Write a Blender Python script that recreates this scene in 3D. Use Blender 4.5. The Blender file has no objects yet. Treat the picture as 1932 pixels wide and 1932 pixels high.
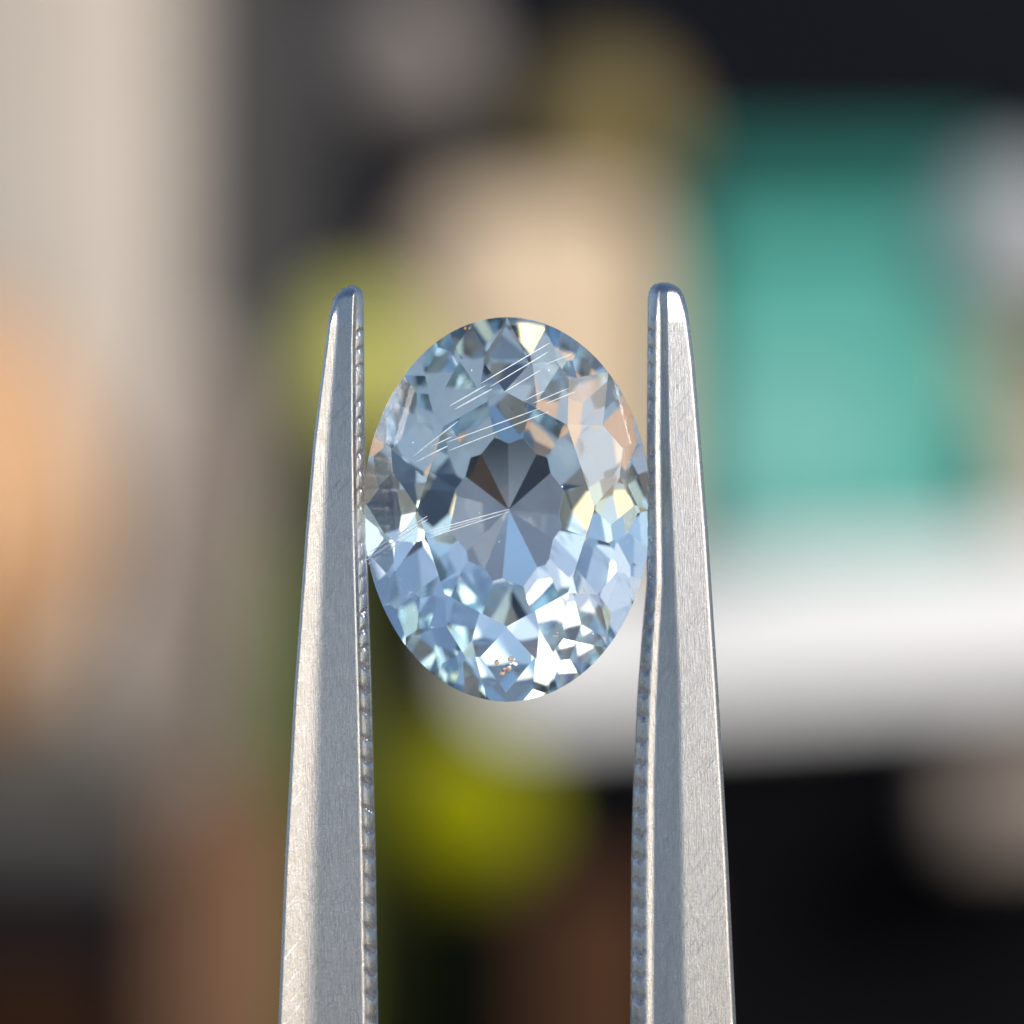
import bpy, bmesh, math, random
from mathutils import Vector, Matrix

R = math.radians
rnd = random.Random(7)
S = bpy.context.scene
COL = S.collection
S.unit_settings.system = 'METRIC'
S.unit_settings.scale_length = 0.001          # one unit is one millimetre

# ------------------------------------------------------------------ camera
CAM_D, FRAME = 150.0, 24.0                     # distance to the stone, width of the view there
cam_d = bpy.data.cameras.new('camera')
cam = bpy.data.objects.new('camera', cam_d)
COL.objects.link(cam)
cam.location = (0, -CAM_D, 0)
cam.rotation_euler = (R(90), 0, 0)
cam_d.sensor_width = 360
cam_d.lens = 360 * CAM_D / FRAME               # 2250
cam_d.clip_start = 1
cam_d.clip_end = 2e6
cam_d.dof.use_dof = True
cam_d.dof.focus_distance = CAM_D - 0.75
APERTURE = 4.0
cam_d.dof.aperture_fstop = cam_d.lens * 1e-3 / APERTURE
cam_d.dof.aperture_blades = 0
S.camera = cam

# ------------------------------------------------------------------ sky, sun, exposure
SUN_EL, SUN_AZ = 30.0, 43.0                   # degrees; azimuth measured from straight behind the camera, to its right
sd = Vector((math.sin(R(SUN_AZ)) * math.cos(R(SUN_EL)), -math.cos(R(SUN_AZ)) * math.cos(R(SUN_EL)), math.sin(R(SUN_EL))))
w = bpy.data.worlds.new('World')
S.world = w
w.use_nodes = True
nt = w.node_tree
sky = nt.nodes.new('ShaderNodeTexSky')
sky.sky_type = 'NISHITA'
sky.sun_disc = False
sky.sun_elevation = R(SUN_EL)
sky.sun_rotation = math.atan2(sd.x, sd.y)
sky.air_density = 1.0
sky.dust_density = 1.8
bg = nt.nodes['Background']
bg.inputs['Strength'].default_value = 0.15
nt.links.new(sky.outputs[0], bg.inputs['Color'])
sun_d = bpy.data.lights.new('sun', 'SUN')
sun_d.energy = 3.2
sun_d.angle = R(0.5)
sun_d.color = (1.0, 0.955, 0.89)
sun = bpy.data.objects.new('sun', sun_d)
COL.objects.link(sun)
sun.rotation_euler = sd.to_track_quat('Z', 'Y').to_euler()
S.view_settings.view_transform = 'Standard'
S.view_settings.look = 'None'
S.view_settings.gamma = 1
S.view_settings.exposure = 0.32
S.cycles.max_bounces = 28
S.cycles.transmission_bounces = 26
S.cycles.glossy_bounces = 12
S.cycles.diffuse_bounces = 4
S.cycles.sample_clamp_indirect = 12
S.cycles.caustics_refractive = True
S.cycles.caustics_reflective = True
S.cycles.blur_glossy = 0.2


# ------------------------------------------------------------------ helpers
def tag(o, label=None, cat=None, group=None, kind=None):
    if label: o['label'] = label
    if cat: o['category'] = cat
    if group: o['group'] = group
    if kind: o['kind'] = kind
    return o


def link(name, bm, mat, parent=None, smooth=False, wn=False):
    me = bpy.data.meshes.new(name)
    bm.normal_update()
    bm.to_mesh(me)
    bm.free()
    o = bpy.data.objects.new(name, me)
    COL.objects.link(o)
    if mat: me.materials.append(mat)
    if smooth:
        for p in me.polygons: p.use_smooth = True
    if parent: o.parent = parent
    if wn:
        m = o.modifiers.new('wn', 'WEIGHTED_NORMAL')
        m.weight = 90
        m.keep_sharp = False
    return o


def empty(name, loc=(0, 0, 0)):
    o = bpy.data.objects.new(name, None)
    o.location = loc
    o.empty_display_size = 2
    COL.objects.link(o)
    return o


def mat(name):
    m = bpy.data.materials.new(name)
    m.use_nodes = True
    return m, m.node_tree, m.node_tree.nodes['Principled BSDF']


def lin(r, g, b):
    f = lambda c: (c / 255 / 12.92) if c <= 10 else ((c / 255 + 0.055) / 1.055) ** 2.4
    return (f(r), f(g), f(b), 1)


def plain(name, rgb, rough=0.6, var=0.12, scale=0.05, bump=0.0, coat=0.0, spec=0.25):
    """a painted, fabric or board surface: base colour with slight mottling"""
    m, t, p = mat(name)
    n = t.nodes.new('ShaderNodeTexNoise')
    n.inputs['Scale'].default_value = scale
    n.inputs['Detail'].default_value = 5
    tc = t.nodes.new('ShaderNodeTexCoord')
    t.links.new(tc.outputs['Object'], n.inputs['Vector'])
    r = t.nodes.new('ShaderNodeValToRGB')
    r.color_ramp.elements[0].position = 0.3
    r.color_ramp.elements[1].position = 0.7
    r.color_ramp.elements[0].color = tuple(c * (1 - var) for c in rgb[:3]) + (1,)
    r.color_ramp.elements[1].color = tuple(min(1, c * (1 + var)) for c in rgb[:3]) + (1,)
    t.links.new(n.outputs['Fac'], r.inputs['Fac'])
    t.links.new(r.outputs['Color'], p.inputs['Base Color'])
    p.inputs['Roughness'].default_value = rough
    p.inputs['Specular IOR Level'].default_value = spec
    if coat: p.inputs['Coat Weight'].default_value = coat
    if bump:
        b = t.nodes.new('ShaderNodeBump')
        b.inputs['Strength'].default_value = bump
        t.links.new(n.outputs['Fac'], b.inputs['Height'])
        t.links.new(b.outputs['Normal'], p.inputs['Normal'])
    return m


def P(px, py, d):
    """point of the place at distance d from the lens, read off the photograph (1932 px wide)"""
    k = FRAME / 1932 * d / CAM_D
    return Vector(((px - 966) * k, d - CAM_D, -(py - 966) * k))


def K(d):
    return FRAME / 1932 * d / CAM_D


TABLE_Z = -185.0

# ------------------------------------------------------------------ setting
def plane(name, x0, x1, y0, y1, z, m):
    bm = bmesh.new()
    bm.faces.new([bm.verts.new(v) for v in ((x0, y0, z), (x1, y0, z), (x1, y1, z), (x0, y1, z))])
    o = link(name, bm, m)
    return tag(o, kind='structure')


m_ground = plain('ground_paving', (0.16, 0.13, 0.10), 0.9, 0.25, 0.004)
plane('ground', -4e5, 4e5, -4e5, 4e5, -950, m_ground)


def rbox(sx, sy, sz, bev, seg=3):
    """a box with rounded edges standing on z = 0"""
    bm = bmesh.new()
    bmesh.ops.create_cube(bm, size=1)
    bmesh.ops.scale(bm, vec=(sx, sy, sz), verts=bm.verts)
    bmesh.ops.translate(bm, vec=(0, 0, sz / 2), verts=bm.verts)
    if bev:
        bmesh.ops.bevel(bm, geom=bm.edges[:], offset=bev, segments=seg, affect='EDGES', profile=0.5)
    return bm


def slab(sx, sy, sz, r, n=10):
    """an upright plate with rounded corners, standing on z = 0"""
    pts = []
    for cx, cz, a0 in ((sx / 2 - r, sz - r, 0), (-sx / 2 + r, sz - r, 90), (-sx / 2 + r, r, 180), (sx / 2 - r, r, 270)):
        for i in range(n + 1):
            a = R(a0 + 90 * i / n)
            pts.append((cx + r * math.cos(a), cz + r * math.sin(a)))
    bm = bmesh.new()
    f = [bm.verts.new((x, -sy / 2, z)) for x, z in pts]
    b = [bm.verts.new((x, sy / 2, z)) for x, z in pts]
    bm.faces.new(f)
    bm.faces.new(b[::-1])
    for i in range(len(pts)):
        j = (i + 1) % len(pts)
        bm.faces.new((f[i], b[i], b[j], f[j]))
    bmesh.ops.recalc_face_normals(bm, faces=bm.faces[:])
    bmesh.ops.bevel(bm, geom=[e for e in bm.edges if abs(e.verts[0].co.y - e.verts[1].co.y) < 1e-6], offset=2, segments=2, affect='EDGES')
    return bm


def lathe(profile, n=40):
    """solid of revolution from (radius, z) pairs"""
    bm = bmesh.new()
    rings = []
    for r, z in profile:
        if r < 1e-6:
            rings.append([bm.verts.new((0, 0, z))])
        else:
            rings.append([bm.verts.new((r * math.cos(2 * math.pi * i / n), r * math.sin(2 * math.pi * i / n), z)) for i in range(n)])
    for a, b in zip(rings, rings[1:]):
        for i in range(n):
            j = (i + 1) % n
            if len(a) == 1 and len(b) == 1: continue
            if len(a) == 1: bm.faces.new((a[0], b[j], b[i]))
            elif len(b) == 1: bm.faces.new((a[i], a[j], b[0]))
            else: bm.faces.new((a[i], a[j], b[j], b[i]))
    bmesh.ops.recalc_face_normals(bm, faces=bm.faces[:])
    return bm


def tube(pts, rad, n=6, taper=None):
    bm = bmesh.new()
    rings = []
    pts = [Vector(p) for p in pts]
    for i, p in enumerate(pts):
        d = (pts[min(i + 1, len(pts) - 1)] - pts[max(i - 1, 0)]).normalized()
        u = d.orthogonal().normalized()
        v = d.cross(u)
        r = rad * (taper[i] if taper else 1)
        rings.append([bm.verts.new(p + u * r * math.cos(2 * math.pi * k / n) + v * r * math.sin(2 * math.pi * k / n)) for k in range(n)])
    for a, b in zip(rings, rings[1:]):
        for k in range(n):
            bm.faces.new((a[k], a[(k + 1) % n], b[(k + 1) % n], b[k]))
    bm.faces.new(rings[0][::-1])
    bm.faces.new(rings[-1])
    bmesh.ops.recalc_face_normals(bm, faces=bm.faces[:])
    return bm


# tabletop with a rounded front edge, and a hidden slate wall toned to lighten the stone's middle
m_table = plain('dark_table_cloth', (0.006, 0.007, 0.010), 0.85, 0.2, 0.05, spec=0.02)
bm = rbox(640, 1600, 40, 8)
o = link('tabletop', bm, m_table)
o.location = (0, 1450, TABLE_Z - 40)
tag(o, kind='structure')
m_wall = plain('hidden_wall_slate', (0.1326, 0.1658, 0.2321), 0.8, 0.15, 0.002, spec=0.1)
m_board = plain('navy_cloth', (0.0056, 0.0064, 0.0096), 0.8, 0.15, 0.01, spec=0.02)
bm = rbox(2600, 60, 1700, 4)
o = link('wall', bm, m_wall)
o.location = (0, 2480, -949)
tag(o, kind='structure')


o = link('navy_screen', rbox(600, 14, 1270, 4), m_board)
o.location = (0, 2300, -949)
tag(o, 'dark navy screen at the far back behind all the blurred things', 'screen')
m_cloth = plain('added_table_grey', (0.36, 0.40, 0.44), 0.8, 0.12, 0.008)  # front table added out of view, pale to lighten the stone's upper half
bm = rbox(1400, 1200, 38, 6)
o = link('tabletop', bm, m_cloth)
o.location = (0, 40, TABLE_Z - 40)
tag(o, kind='structure')

m_mat = plain('added_mat_tan', (0.78, 0.40, 0.21), 0.6, 0.12, 0.02)  # unseen mat added to give the stone its peach facets
mt = link('added_mat', slab(330, 260, 4, 1.9), m_mat, None, True, True)
mt.location = (215, -185, TABLE_Z)
tag(mt, 'tan mat added out of view on the table, mirrored as peach facets in the gemstone', 'mat')
# guessed phone, put in out of view to darken the middle of the stone
m_phone = plain('phone_glass', (0.16, 0.18, 0.23), 0.3, 0.1, 0.05)
ph = link('phone', rbox(56, 7.5, 96, 3.5, 4), m_phone, None, True, True)
ph.location = (-14, -156.2, -82)
tag(ph, 'guessed grey-blue phone added out of view, mirrored as the dark middle of the stone', 'phone')


# ------------------------------------------------------------------ the gemstone
GX, GZ = (957 - 966) * K(150), (966 - 961) * K(150)
GA, GB = 3.375, 4.50                           # half width and half height at the girdle


def cut_gem():
    turn = iter(FITTED_CUT)
    c8 = [Vector((x, y, z)) for x in (-6, 6) for y in (-6, 6) for z in (-6, 6)]
    faces = [[c8[i] for i in f] for f in ((0, 1, 3, 2), (4, 6, 7, 5), (0, 4, 5, 1), (2, 3, 7, 6), (0, 2, 6, 4), (1, 5, 7, 3))]

    def cut(n, co):
        # grind one flat facet: keep the side of the plane away from n
        nonlocal faces
        n = Vector(n).normalized()
        d0 = n.dot(Vector(co))
        out, cap = [], []
        for f in faces:
            ds = [n.dot(p) - d0 for p in f]
            if max(ds) < 1e-7:
                out.append(f); continue
            g = []
            for a, b, da, db in zip(f, f[1:] + f[:1], ds, ds[1:] + ds[:1]):
                if da <= 1e-7: g.append(a)
                if (da > 1e-7) != (db > 1e-7):
                    q = a.lerp(b, da / (da - db))
                    if not any((q - p).length < 2e-6 for p in g): g.append(q)
                    cap.append(q)
            if len(g) > 2: out.append(g)
        for f in out:
            cap += [p for p in f if abs(n.dot(p) - d0) < 1e-6]
        uniq = []
        for p in cap:
            if not any((p - q).length < 1e-5 for q in uniq): uniq.append(p)
        if len(uniq) > 2 and len(out) < len(faces) + 1:
            c = sum(uniq, Vector()) / len(uniq)
            u = n.orthogonal().normalized(); w_ = n.cross(u)
            uniq.sort(key=lambda p: math.atan2((p - c).dot(w_), (p - c).dot(u)))
            out.append(uniq)
        faces = out

    def tier(azs, slope, r0, h0, side):
        # side +1 crown, -1 pavilion: passes height h0 at radius r0 and falls towards the rim with the slope
        for a in azs:
            da, ds_ = next(turn)
            a += da
            sl = slope * (1 + ds_)
            c, s = math.cos(R(a)), math.sin(R(a))
            cut((c * sl, s * sl, side), (c * r0, s * r0, h0 * side))

    for i in range(96):                        # girdle
        a = 360 / 96 * (i + .5)
        cut((math.cos(R(a)), math.sin(R(a)), 0), (math.cos(R(a)), math.sin(R(a)), 0))
    # crown
    TH, TR, g = 0.9955, 0.6090, 0.07
    cut((0, 0, 1), (0, 0, TH))
    mm = (TH - g) / (1.0 - TR)
    tier([k * 45 for k in range(8)], mm * 0.97, TR, TH, 1)                                  # crown mains
    tier([k * 22.5 + 11.25 for k in range(16)], mm * 1.1647, 0.985, g, 1)               # upper girdle
    tier([k * 45 + 22.5 for k in range(8)], mm * 0.7354, TR * math.cos(R(22.5)), TH, 1)   # stars
    # pavilion
    D, r1, r2 = PAV_D, 0.3738, 0.7975
    s1, s2, s3 = 0.6254, 1.1660, 1.2458
    h1 = D - s1 * D * r1
    h2 = h1 - s2 * D * (r2 - r1)
    tier([k * 30 + 15 for k in range(12)], D * s1, 0.0, D, -1)
    tier([k * 30 for k in range(12)], D * s2, r1, h1, -1)
    tier([k * 30 + 15 for k in range(12)], D * s3, r2, h2, -1)
    tier([k * 15 + 7.5 for k in range(24)], D * 1.35, 0.988, g, -1)
    bm = bmesh.new()
    pts = []
    for f in faces:
        ids = []
        for p in f:
            k_ = next((i for i, q in enumerate(pts) if (q.co - p).length < 2e-4), None)
            if k_ is None:
                pts.append(bm.verts.new(p)); k_ = len(pts) - 1
            if k_ not in ids: ids.append(k_)
        if len(ids) > 2:
            try: bm.faces.new([pts[i] for i in ids])
            except ValueError: pass
    holes = [e for e in bm.edges if len(e.link_faces) < 2]
    if holes: bmesh.ops.holes_fill(bm, edges=holes, sides=0)
    print('gem', len(bm.verts), len(bm.faces), 'open edges', len(holes), sum(not e.is_manifold for e in bm.edges))
    # unit stone -> oval stone with its table to the lens (height axis -> -Y)
    for v in bm.verts:
        u, q, h = v.co
        v.co = TILT @ Vector((u * GA, -h, q * GB))
    bmesh.ops.recalc_face_normals(bm, faces=bm.faces[:])
    return bm


PAV_D = 2.7074
TILT = Matrix.Rotation(R(-0.3289), 3, 'X') @ Matrix.Rotation(R(-1.8576), 3, 'Z')
# facet azimuth (degrees) and slope (fraction) offsets, fitted for the stone's lights and darks
FITTED_CUT = [(2.40, -0.0450), (-0.62, 0.0099), (-1.91, 0.0172), (1.29, -0.0450), (-0.87, 0.0338), (2.23, -0.0450), (0.07, -0.0010), (-1.60, 0.0069), (-0.46, 0.0450), (-0.40, 0.0140), (1.47, 0.0390), (-0.26, -0.0264), (0.40, 0.0252), (1.36, -0.0234), (0.32, -0.0190), (-0.59, 0.0304), (0.86, 0.0168), (-0.21, -0.0183), (0.81, -0.0292), (0.18, 0.0305), (-1.18, 0.0450), (-2.20, 0.0169), (2.24, -0.0075), (-0.20, -0.0450), (1.19, 0.0226), (0.57, 0.0172), (0.91, -0.0063), (-0.26, 0.0358), (0.86, 0.0135), (1.33, -0.0450), (0.15, -0.0438), (-0.29, 0.0174), (-2.17, -0.0012), (-1.17, -0.0450), (-2.40, -0.0222), (1.55, -0.0309), (2.14, -0.0450), (-2.39, -0.0450), (-1.30, 0.0450), (0.62, -0.0270), (1.85, -0.0321), (-0.69, 0.0286), (-0.64, -0.0145), (2.40, -0.0390), (-0.12, -0.0102), (-0.68, 0.0281), (0.58, -0.0244), (-1.30, 0.0060), (-0.25, 0.0025), (-1.57, 0.0080), (0.61, 0.0092), (-0.52, -0.0058), (-1.55, -0.0138), (-0.34, 0.0450), (-1.18, -0.0169), (-0.02, 0.0157), (1.59, 0.0273), (-2.40, -0.0069), (-0.88, -0.0161), (1.08, 0.0096), (2.40, -0.0189), (0.93, -0.0339), (2.40, -0.0137), (-2.22, -0.0261), (2.20, 0.0450), (-1.47, 0.0021), (1.74, -0.0450), (0.84, 0.0217), (-1.25, -0.0450), (2.40, -0.0037), (-0.06, 0.0440), (-1.41, -0.0450), (0.51, 0.0020), (-0.42, -0.0450), (1.38, -0.0237), (-1.72, 0.0176), (-0.12, 0.0287), (2.40, 0.0439), (-1.42, 0.0122), (-1.77, -0.0147), (-0.60, -0.0390), (-0.82, -0.0186), (1.50, 0.0450), (-0.55, -0.0361), (2.35, -0.0015), (2.40, -0.0322), (1.71, 0.0380), (0.99, 0.0036), (-1.20, -0.0450), (0.10, -0.0228), (0.22, -0.0161), (1.06, -0.0365)]
m_gem, t, p = mat('pale_blue_sapphire')
p.inputs['Base Color'].default_value = (1, 1, 1, 1)
p.inputs['Roughness'].default_value = 0.0
p.inputs['IOR'].default_value = 1.77
p.inputs['Transmission Weight'].default_value = 1.0
va = t.nodes.new('ShaderNodeVolumeAbsorption')
va.inputs['Color'].default_value = (0.40, 0.83, 1.0, 1)
va.inputs['Density'].default_value = 0.05
vs = t.nodes.new('ShaderNodeVolumeScatter')
vs.inputs['Color'].default_value = (0.85, 0.93, 1.0, 1)
vs.inputs['Density'].default_value = 0.02
ad = t.nodes.new('ShaderNodeAddShader')
t.links.new(va.outputs[0], ad.inputs[0]); t.links.new(vs.outputs[0], ad.inputs[1])
t.links.new(ad.outputs[0], t.nodes['Material Output'].inputs['Volume'])
gem = link('oval_gemstone', cut_gem(), m_gem)
gem.location = (GX, 0, GZ)
tag(gem, 'pale blue faceted oval gemstone gripped upright between the steel tweezer tips', 'gemstone')

# fine pale needles on the stone, and their reflections built as needles (photo pixels of 2510, from its upper close-up)
m_needle, t, p = mat('needle_reflection_white')
p.inputs['Base Color'].default_value = (0.85, 0.9, 0.95, 1)
p.inputs['Alpha'].default_value = 0.62
p.inputs['Roughness'].default_value = 0.5
from mathutils.bvhtree import BVHTree
gem_tree = BVHTree.FromPolygons([v.co[:] for v in gem.data.vertices], [tuple(f.vertices) for f in gem.data.polygons])
zoom1 = [(790, 490, 1200, 245, 1), (845, 510, 1190, 300, 1), (610, 620, 820, 500, 1.3), (640, 640, 860, 520, 1.3), (930, 540, 1150, 405, .8),
         (1055, 585, 1170, 530, .7), (1100, 605, 1310, 515, .8), (1180, 605, 1350, 535, .7), (590, 835, 1140, 635, 1), (600, 885, 1190, 655, 1),
         (390, 920, 660, 710, 1.2), (500, 860, 625, 800, .9), (410, 950, 600, 855, 1.4), (1170, 375, 1330, 310, .6)]
zoom2_reflections = [(115, 320, 480, 80, 1.1), (110, 290, 480, 60, 1), (125, 345, 400, 160, .7), (480, 150, 960, 20, 1), (480, 190, 960, 35, .8), (490, 165, 800, 75, .6)]  # mirrored lines in the lower stone, modelled as further needles
for i, (x0, y0, x1, y1, th) in enumerate(zoom1 + zoom2_reflections):
    oy = 740 if i < len(zoom1) else 1240
    q = []
    for x, y in ((x0, y0), (x1, y1)):
        X = (850 + x * 0.41408) * 1932 / 2510
        Y = (oy + y * 0.41408) * 1932 / 2510
        q.append(((X - 966) * K(150) - GX, (966 - Y) * K(150) - GZ))
    def depth(x, z):                                   # just breaking the polished surface
        hit = gem_tree.ray_cast(Vector((x, -10, z)), Vector((0, 1, 0)))
        return (hit[0].y if hit[0] else 0) - 0.004
    N = 24
    mid = []
    for j in range(N + 1):
        x, z = (q[0][0] + (q[1][0] - q[0][0]) * j / N, q[0][1] + (q[1][1] - q[0][1]) * j / N)
        mid.append((x, depth(x, z) + rnd.uniform(-.002, .006), z))
    tp = [min(1, .35 + 4 * min(j, N - j) / N) * rnd.uniform(.75, 1.1) for j in range(N + 1)]
    o = link('needle_or_reflection', tube(mid, 0.0135 * th, 6, tp), m_needle, gem, True)


def chip(name, px, py, size, m, squash=0.35, n=1):
    """small ragged crumbs on the stone, photo pixels of 1932"""
    x, z = (px - 966) * K(150) - GX, (966 - py) * K(150) - GZ
    for _ in range(n):
        c = Vector((x + (rnd.gauss(0, size * 1.3) if n > 1 else 0), 0, z + (rnd.gauss(0, size) if n > 1 else 0)))
        c.y = depth(c.x, c.z)
        if abs(c.y) < .02: continue
        bm = bmesh.new()
        bmesh.ops.create_icosphere(bm, subdivisions=1, radius=size * (rnd.uniform(.45, .9) if n > 1 else 1))
        for v in bm.verts:
            v.co = Vector((v.co.x * rnd.uniform(.5, 1.3), v.co.y * squash, v.co.z * rnd.uniform(.5, 1.3))) + c
        link(name, bm, m, gem)


m_dust = plain('white_dust', (0.8, 0.82, 0.85), 0.8, .05)
m_stain = plain('rusty_stain', (0.36, 0.20, 0.06), 0.6, .3, 30)
m_crystal = plain('brown_crystal', (0.42, 0.30, 0.24), 0.25, .5, 20, spec=.6)
for px, py in ((1060, 918), (822, 650), (816, 660), (780, 836), (905, 968), (942, 1022), (1118, 1195), (770, 1000), (1035, 700), (890, 700)):
    chip('dust_speck', px, py, rnd.uniform(.012, .026), m_dust)
chip('rust_speck', 880, 614, 0.05, m_stain, .2, 7)
chip('crystal', 955, 1254, 0.10, m_crystal, .3, 6)
chip('crystal', 968, 1250, 0.06, m_dust, .3, 5)
chip('crystal', 1048, 1196, 0.03, m_crystal, .3, 6)


# ------------------------------------------------------------------ the tweezers
def steel(name, base, rough, brush, pit=0.35):
    m, t, p = mat(name)
    tc = t.nodes.new('ShaderNodeTexCoord')
    mp = t.nodes.new('ShaderNodeMapping')
    mp.inputs['Scale'].default_value = (38, 38, 0.22)
    t.links.new(tc.outputs['Object'], mp.inputs['Vector'])
    n1 = t.nodes.new('ShaderNodeTexNoise')             # drawn streaks along the arm
    n1.inputs['Scale'].default_value = 1.0
    n1.inputs['Detail'].default_value = 6
    n1.inputs['Roughness'].default_value = 0.7
    t.links.new(mp.outputs[0], n1.inputs['Vector'])
    n2 = t.nodes.new('ShaderNodeTexNoise')             # pitted, worn patches
    n2.inputs['Scale'].default_value = 5.0
    n2.inputs['Detail'].default_value = 8
    n2.inputs['Roughness'].default_value = 0.75
    t.links.new(tc.outputs['Object'], n2.inputs['Vector'])
    mp3 = t.nodes.new('ShaderNodeMapping')             # a few slanting scratches
    mr3 = t.nodes.new('ShaderNodeMapping')
    mr3.inputs['Rotation'].default_value = (0, R(52), 0)
    t.links.new(tc.outputs['Object'], mr3.inputs['Vector'])
    mp3.inputs['Scale'].default_value = (0.9, 0.9, 30)
    t.links.new(mr3.outputs[0], mp3.inputs['Vector'])
    n3 = t.nodes.new('ShaderNodeTexNoise')
    n3.inputs['Scale'].default_value = 1.0
    n3.inputs['Detail'].default_value = 3
    t.links.new(mp3.outputs[0], n3.inputs['Vector'])
    sc = t.nodes.new('ShaderNodeMapRange')
    sc.inputs['From Min'].default_value = 0.63; sc.inputs['From Max'].default_value = 0.72
    t.links.new(n3.outputs['Fac'], sc.inputs['Value'])
    n4 = t.nodes.new('ShaderNodeTexNoise')             # fine grain
    n4.inputs['Scale'].default_value = 22.0
    n4.inputs['Detail'].default_value = 4
    t.links.new(tc.outputs['Object'], n4.inputs['Vector'])
    def madd(a, f, b):
        mx = t.nodes.new('ShaderNodeMath'); mx.operation = 'MULTIPLY_ADD'
        mx.inputs[1].default_value = f
        t.links.new(a, mx.inputs[0]); t.links.new(b, mx.inputs[2])
        return mx.outputs[0]
    one = t.nodes.new('ShaderNodeValue')
    height = madd(n1.outputs['Fac'], brush, madd(n2.outputs['Fac'], pit, madd(sc.outputs[0], -0.4, madd(n4.outputs['Fac'], 0.45, one.outputs[0]))))
    b = t.nodes.new('ShaderNodeBump')
    b.inputs['Strength'].default_value = 0.30
    b.inputs['Distance'].default_value = 0.022
    t.links.new(height, b.inputs['Height'])
    t.links.new(b.outputs['Normal'], p.inputs['Normal'])
    r = t.nodes.new('ShaderNodeMapRange')
    r.inputs['From Min'].default_value = 0.3; r.inputs['From Max'].default_value = 0.7
    r.inputs['To Min'].default_value = rough * 0.75; r.inputs['To Max'].default_value = rough * 1.3
    t.links.new(n2.outputs['Fac'], r.inputs['Value'])
    t.links.new(r.outputs[0], p.inputs['Roughness'])
    c = t.nodes.new('ShaderNodeValToRGB')
    c.color_ramp.elements[0].position = 0.3; c.color_ramp.elements[1].position = 0.7
    c.color_ramp.elements[0].color = tuple(x * 0.68 for x in base) + (1,)
    c.color_ramp.elements[1].color = tuple(base) + (1,)
    t.links.new(n1.outputs['Fac'], c.inputs['Fac'])
    t.links.new(c.outputs[0], p.inputs['Base Color'])
    p.inputs['Metallic'].default_value = 1.0
    return m


m_steel = steel('brushed_steel', (0.475, 0.48, 0.505), 0.24, 2.2)


def interp(tab, y):
    for (y0, v0), (y1, v1) in zip(tab, tab[1:]):
        if y <= y1: return v0 + (v1 - v0) * (y - y0) / (y1 - y0)
    (y0, v0), (y1, v1) = tab[-2:]
    return v1 + (v1 - v0) * (y - y1) / (y1 - y0)


# edges of the two arms down the photograph (y px, x px)
L_OUT = [(538, 660), (545, 645), (553, 637), (565, 629), (603, 621), (683, 611), (831, 593), (1000, 579), (1316, 557), (1624, 541), (1932, 529), (6000, 380)]
L_IN = [(538, 668), (543, 677), (550, 683), (565, 685), (830, 687), (1000, 690), (1316, 700), (1624, 708), (1932, 713), (6000, 800)]
R_OUT = [(532, 1260), (538, 1275), (545, 1283), (560, 1291), (587, 1297), (683, 1309), (831, 1321), (1000, 1334), (1316, 1354), (1624, 1371), (1932, 1385), (6000, 1560)]
R_IN = [(532, 1246), (536, 1234), (543, 1227), (560, 1223), (826, 1221), (1100, 1221), (1200, 1212), (1316, 1203), (1500, 1195), (1624, 1192), (1932, 1190), (6000, 1110)]
R_LIP = [(538, 1243), (560, 1239), (830, 1236), (1100, 1230), (1316, 1222), (1932, 1219), (6000, 1200)]     # bright lip, left edge
R_GRV = [(538, 1258), (560, 1254), (830, 1256), (1316, 1266), (1932, 1264), (6000, 1290)]               # dark hollow, right edge
R_RDG = [(538, 1260), (560, 1257), (830, 1260), (1316, 1279), (1932, 1288), (6000, 1330)]               # where the flat face begins
Y_END = 8800


def fillet(poly, radii, n=4):
    """round the corners of an open polyline"""
    out = []
    for i, p in enumerate(poly):
        if i in (0, len(poly) - 1) or radii[i] <= 0:
            out.append(p); continue
        p = Vector(p); a = Vector(poly[i - 1]) - p; b = Vector(poly[i + 1]) - p
        r = min(radii[i], a.length * 0.45, b.length * 0.45)
        A, B = p + a.normalized() * r, p + b.normalized() * r
        for k in range(n + 1):
            f = k / n
            q = A.lerp(p, f).lerp(p.lerp(B, f), f)
            out.append((q.x, q.y))
    return out


BEV_DROP = 0.38                                # slope of the raised outer rim of the left arm


LEAN = 0.06                                    # the tips lean away from the lens


NOTCH = {}


def notch(y):
    """depth of the cut between two gripping teeth at height y: rounded teeth, sharp cuts, uneven wear"""
    st = 33.0 if y < 1250 else 44.0
    n, f = divmod(y - 560, st)
    wob = NOTCH.setdefault((n, st), (rnd.uniform(.35, 1.5), rnd.uniform(-.35, .35)))
    f = min(1, max(0, f / st + wob[1] * .5 * math.sin(math.pi * f / st)))
    d = abs(2 * f - 1) ** 5.0
    amp = (0.035 if y < 1100 else 0.055) * min(1, max(0, (y - 575) / 60))
    return amp * wob[0] * d, f


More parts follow.
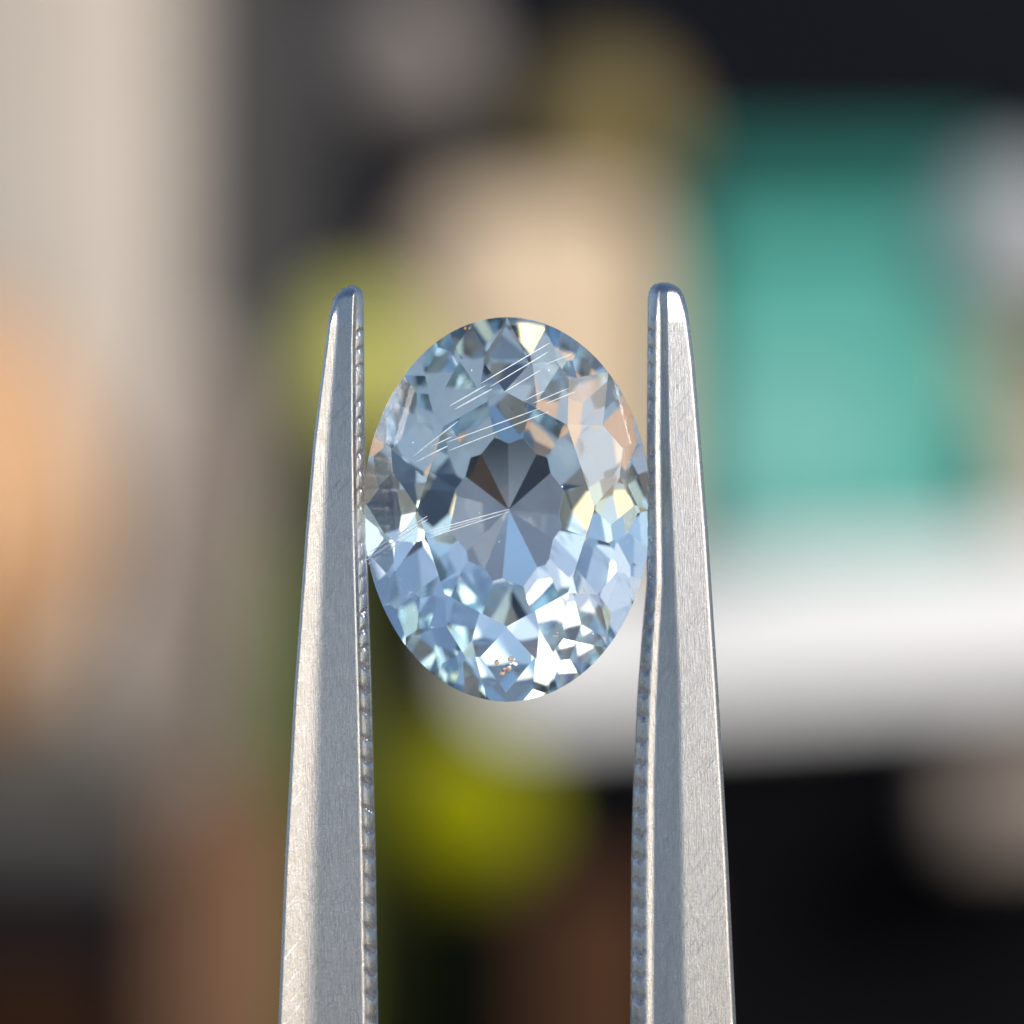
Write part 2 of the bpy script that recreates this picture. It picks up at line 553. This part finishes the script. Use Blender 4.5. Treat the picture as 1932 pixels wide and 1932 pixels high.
def arm(side, parent):
    OUT, IN = (L_OUT, L_IN) if side < 0 else (R_OUT, R_IN)
    y0 = OUT[0][0]
    ys = [y0 + 0.6] + [y0 + 0.6 + 30 * (k / 14) ** 1.6 for k in range(1, 15)]
    while ys[-1] < 2000: ys.append(ys[-1] + 3.5)
    while ys[-1] < Y_END: ys.append(ys[-1] + 220)
    bm = bmesh.new()
    rings = []
    for y in ys:
        k = K(150)
        xo = (interp(OUT, y) - 966) * k
        xi = (interp(IN, y) - 966) * k
        if y > 6000:                                 # the arms bow together towards the handle end
            f = (y - 6000) / (Y_END - 6000)
            xo0, xi0 = xo, xi
            wd = abs(xo - xi)
            xi = xi * (1 - f) + side * 0.02 * f
            xo = xi + side * wd
        z = -(y - 966) * k
        wd = abs(xo - xi)
        uu = min(1, max(0.002, (y - y0) / 24))
        tipf = math.sqrt(1 - (1 - uu) ** 2)
        grow = min(1, (y - y0) / 1400)
        fr = -(0.75 + 0.35 * grow) * tipf             # depth of the front face
        bk = (0.7 + 0.6 * grow) * tipf
        s = lambda f: xo - side * f                   # f: distance inwards from the outer edge
        if side < 0:
            bev = wd * (0.25 + 0.03 * grow); stp = min(wd * 0.28, 0.24 + 0.05 * grow)
            dr = BEV_DROP * bev
            poly = [(s(wd * .5), bk), (s(0.0), bk), (s(0), fr * .88), (s(.05 * tipf), fr), (s(bev), fr + dr), (s(wd - stp), fr + dr - .17 * tipf), (s(wd - stp * .75), fr * .86), (s(wd - stp * .5), fr * .80), (s(wd - stp * .25), fr * .71), (s(wd), fr * 0.58), (s(wd), bk), (s(wd * .5), bk)]
            rad = [0, .1, .06, .06, .34, .05, .05, .05, .05, .03, .1, 0]
        else:
            L = [min(max((interp(T, y) - 966) * k, xi + wd * f), xo - wd * .1) for T, f in ((R_LIP, .15), (R_GRV, .3), (R_RDG, .34))]
            lip = min(.115, wd * .1)
            poly = [(s(wd * .5), bk), (xo, bk), (xo, fr * 0.75), (xo - 0.08 * tipf, fr * .97), (L[2], fr), (L[1], fr * 0.93),
                    (L[0] + lip, fr * 0.84 + .40 * lip), (L[0], fr * 0.84), (xi + .75 * (L[0] - xi), fr * .83), (xi + .5 * (L[0] - xi), fr * .79), (xi + .25 * (L[0] - xi), fr * .72), (xi, fr * 0.60), (xi, bk), (s(wd * .5), bk)]
            rad = [0, .1, .05, .06, .08, .08, .06, .05, .05, .05, .05, .03, .1, 0]
        tt = min(1, (y - y0) / 75) ** 0.8
        ring = []
        strip = stp if side < 0 else max(.06, abs(L[0] - xi))
        for x, yy in fillet(poly, rad)[:-1]:
            e = abs(x - xi) / strip                    # 0 at the gripping edge, 1 where the flat begins
            if e < 1.0 and yy < bk * .5:
                cutin, ph_ = notch(y + (e * 16 if side < 0 and y > 1250 else e * 5 * (-1) ** int(e * 3)))
                x -= -side * cutin * (1 - e) * 0.9
                yy += cutin * 1.0 * math.sin(min(1, e * 1.3) * math.pi) + cutin * .4 * (1 - e)
            if yy < 0:                                # towards the point the section turns round
                q = 2 * abs(x - xo) / max(wd, 1e-6) - 1
                yy *= tt + (1 - tt) * math.sqrt(max(0.03, 1 - .97 * q * q))
            ring.append(bm.verts.new((x, yy + LEAN * z, z)))
        rings.append(ring)
    for a, b in zip(rings, rings[1:]):
        n = len(a)
        for i in range(n):
            bm.faces.new((a[i], a[(i + 1) % n], b[(i + 1) % n], b[i]))
    bm.faces.new(rings[0]); bm.faces.new(rings[-1])
    bmesh.ops.recalc_face_normals(bm, faces=bm.faces[:])
    a = link('arm', bm, m_steel, parent, True, True)
    return a


tw = empty('tweezers', (0, 0, -(Y_END - 966) * K(150)))
tag(tw, 'pair of bright steel tweezers pointing up with serrated inner edges holding the gemstone', 'tweezers')
for sgn in (-1, 1):
    a = arm(sgn, tw)
    a.matrix_parent_inverse = Matrix.Translation(-tw.location)


# ------------------------------------------------------------------ out-of-focus things on the table behind
def put(o, v, rz=0.0):
    o.location = v
    o.rotation_euler = (0, 0, R(rz))
    return o


def blank_box(name, label, cat, px0, px1, py0, py1, d, dep, m, rz=0, bev=3, lid=None, lid_m=None, group=None):
    """a carton or case: body with rounded edges and, if asked, a separate lid; px/py read off the photograph"""
    k = K(d)
    sx, sz = (px1 - px0) * k, (py1 - py0) * k
    base = P((px0 + px1) / 2, py1, d); base.y += dep / 2
    lh = (lid or 0) * k
    root = link(name, rbox(sx, dep, sz - lh, min(bev, sx * .3, sz * .3)), m, None, True, True)
    put(root, base, rz)
    if lid:
        l = link('lid', rbox(sx + 2.5, dep + 2.5, lh, min(bev, lh * .3)), lid_m or m, root, True, True)
        l.location = (0, 0, sz - lh + 0.3)
    return tag(root, label, cat, group)


def pebble(name, label, cat, px, py, r, d, m, stretch=1.0, stem=None, stem_m=None):
    k = K(d)
    rr = r * k
    prof = [(0, -rr)] + [(rr * math.sin(math.pi * i / 18) * (1 + .04 * math.sin(i)), -rr * math.cos(math.pi * i / 18) * stretch) for i in range(1, 18)] + [(0, rr * stretch * 0.97)]
    prof[0] = (0, -rr * stretch)
    o = link(name, lathe(prof), m, None, True)
    o.location = P(px, py, d)
    if stem:
        s = link('stem', tube([(0, 0, rr * stretch * .95), (rr * .03, 0, rr * stretch + stem * .5), (0, 0, rr * stretch + stem)], rr * .08, 8), stem_m or m, o, True)
    return tag(o, label, cat)


m_teal = plain('teal_board', (0.0552, 0.2576, 0.2208), 0.45, .1, .03)
m_teal_lid = plain('dark_teal_board', (0.009, 0.115, 0.095), 0.45, .1, .03)
m_cream = plain('cream_board', (0.492, 0.3854, 0.2706), 0.6, .06, .03)
m_white = plain('white_lacquer', (0.6048, 0.6132, 0.63), 0.5, .03, .03)
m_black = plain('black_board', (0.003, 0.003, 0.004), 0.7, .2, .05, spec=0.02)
m_pale = plain('pale_plaster', (0.3608, 0.3247, 0.2886), 0.8, .05, .02)
m_orange = plain('orange_clay', (0.389, 0.2319, 0.1272), 0.7, .08, .04)
m_taupe = plain('taupe_cloth', (0.216, 0.18, 0.156), 0.9, .12, .05, .2)
m_grey = plain('dark_grey_cloth', (0.045, 0.045, 0.0465), 0.9, .12, .03)
m_brown = plain('brown_wood', (0.1105, 0.0561, 0.0289), 0.6, .2, .05)
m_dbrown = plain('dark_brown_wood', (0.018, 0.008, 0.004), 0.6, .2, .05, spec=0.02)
m_lime = plain('lime_skin', (0.189, 0.198, 0.00045), 0.5, .1, .1, spec=.03)
m_ygreen = plain('yellow_green_skin', (0.3506, 0.3506, 0.07969), 0.5, .1, .1)
m_green = plain('green_glaze', (0.0495, 0.0675, 0.009), 0.35, .15, .06)
m_olive = plain('olive_glaze', (0.1294, 0.09817, 0.03124), 0.5, .1, .05)
m_mauve = plain('mauve_grey_glaze', (0.1582, 0.1378, 0.1274), 0.5, .1, .05)
m_bluegrey = plain('pale_grey_glaze', (0.288, 0.296, 0.308), 0.4, .06, .05)
m_tan = plain('tan_clay', (0.255, 0.2125, 0.136), 0.6, .1, .05)
m_beige = plain('beige_clay', (0.448, 0.384, 0.304), 0.6, .06, .05)
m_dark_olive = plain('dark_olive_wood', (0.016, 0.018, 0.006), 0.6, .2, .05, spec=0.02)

tz = lambda d: 966 - TABLE_Z / K(d)              # photo height at which the table top lies at distance d

# the stack on the right: black case, white tray, teal box and cream box on top
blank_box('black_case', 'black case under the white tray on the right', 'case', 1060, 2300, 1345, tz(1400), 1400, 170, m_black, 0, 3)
k = K(1385)
tr = link('white_tray', slab(1400 * k, 22, 296 * k, 130 * k), m_white, None, True, True)
put(tr, P(1590, 1338, 1385) + Vector((0, 11, 0)), 0)
tr.rotation_euler = (0, R(-4.0), 0)
tag(tr, 'blurred white tray with rounded ends standing on edge in front of the teal box', 'tray')
blank_box('teal_box', 'blurred teal box with a darker lid behind the right tweezer arm', 'box', 1312, 1850, 290, 1078, 1425, 90, m_teal, 0, 2, 150, m_teal_lid)
tb = bpy.data.objects['teal_box']
pn = link('label_panel', rbox(360 * K(1425), 1.5, 330 * K(1425), .5), plain('pale_teal_paper', (0.115, 0.33, 0.30), .6), tb)
pn.location = (-10, -45.6, 75 * K(1425))
blank_box('cream_box', 'blurred cream box behind the top of the gemstone', 'box', 800, 1296, 365, 1100, 1430, 100, m_cream, 0, 14, None).rotation_euler = (0, R(-3), 0)
pebble('olive_pot', 'blurred olive brown round pot sitting on top of the cream box', 'pot', 1125, 258, 150, 1450, m_olive, 1)
blank_box('olive_bag', 'blurred dark olive bag behind the gap between left tweezer arm and gemstone', 'bag', 600, 850, 900, tz(1480), 1480, 40, plain('olive_canvas', (0.085, 0.08, 0.028), .9, .2, .05, spec=.02), 0, 8)
# right-hand edge
blank_box('beige_jar', 'blurred beige jar at the right edge beside the teal box', 'jar', 1900, 2150, 760, 1080, 1420, 70, m_beige, 0, 6, 60)
blank_box('tan_book', 'blurred tan book standing between teal box and beige jar', 'book', 1800, 1990, 610, 1076, 1440, 40, m_tan, 0, 3)
pebble('grey_bowl', 'blurred pale blue-grey round bowl at the upper right edge', 'bowl', 1915, 470, 160, 1320, m_bluegrey, 1.0)
blank_box('taupe_case', 'blurred taupe case at the right edge below the white tray', 'case', 1800, 2150, 1425, 1600, 1360, 30, m_taupe, 0, 4)
# left-hand side
blank_box('pale_post', 'tall blurred pale post along the left edge of the picture', 'post', -260, 320, -300, 1440, 1800, 90, m_pale, 0, 26)
blank_box('grey_case', 'blurred dark grey case under the pale post at left', 'case', -250, 290, 1470, 1640, 1750, 90, plain('grey_board', (0.07, 0.066, 0.06), .8), 0, 10)
blank_box('grey_curtain', 'dark grey blurred curtain to the right of the pale post', 'curtain', 290, 590, -300, 1300, 1900, 30, m_grey, 0, 4)
pebble('orange_pot', 'blurred warm orange clay pot at the left edge', 'pot', -115, 975, 320, 1500, m_orange, 1.35)
k = K(1550)
o = link('taupe_roll', lathe([(0, 0), (90 * k, 0), (110 * k, 30 * k), (105 * k, 500 * k), (80 * k, 760 * k), (30 * k, 830 * k), (0, 840 * k)]), m_taupe, None, True)
put(o, P(320, 1520, 1480)); o.rotation_euler = (0, R(4), 0)
tag(o, 'blurred taupe roll of cloth leaning beside the orange pot', 'cloth roll')
blank_box('brown_block', 'blurred brown wooden block at lower left beside the tweezers', 'block', 300, 570, 1490, tz(1200), 1200, 30, m_brown, 0, 3)
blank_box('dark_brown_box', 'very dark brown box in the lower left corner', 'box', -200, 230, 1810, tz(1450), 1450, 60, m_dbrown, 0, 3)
# middle
k = K(1250)
vh = (tz(1250) - 960) * k
vr = 105 * k
v = link('green_vase', lathe([(0, 0), (vr * .7, 0), (vr * .8, vh * .2), (vr * .9, vh * .5), (vr, vh * .72), (vr * .8, vh * .9), (vr * .4, vh * .97), (vr * .4, vh), (0, vh)]), m_green, None, True)
v.location = P(535, tz(1250), 1250)
tag(v, 'blurred dark green vase behind the left tweezer arm', 'vase')
pebble('yellow_green_ball', 'blurred yellow-green ball between left tweezer tip and gemstone', 'ball', 672, 720, 130, 1250, m_ygreen, 1.3)
pebble('lime_ball', 'blurred bright lime green ball below the gemstone', 'ball', 868, 1530, 145, 1250, m_lime, 1)
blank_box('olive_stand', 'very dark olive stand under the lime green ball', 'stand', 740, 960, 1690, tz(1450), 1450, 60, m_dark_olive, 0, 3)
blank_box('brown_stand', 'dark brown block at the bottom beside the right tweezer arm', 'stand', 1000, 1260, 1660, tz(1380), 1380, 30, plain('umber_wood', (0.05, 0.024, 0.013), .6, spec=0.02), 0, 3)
pebble('grey_ball', 'blurred mauve-grey ball hanging near the top edge', 'ornament', 768, 118, 130, 1600, m_mauve, 1.15)
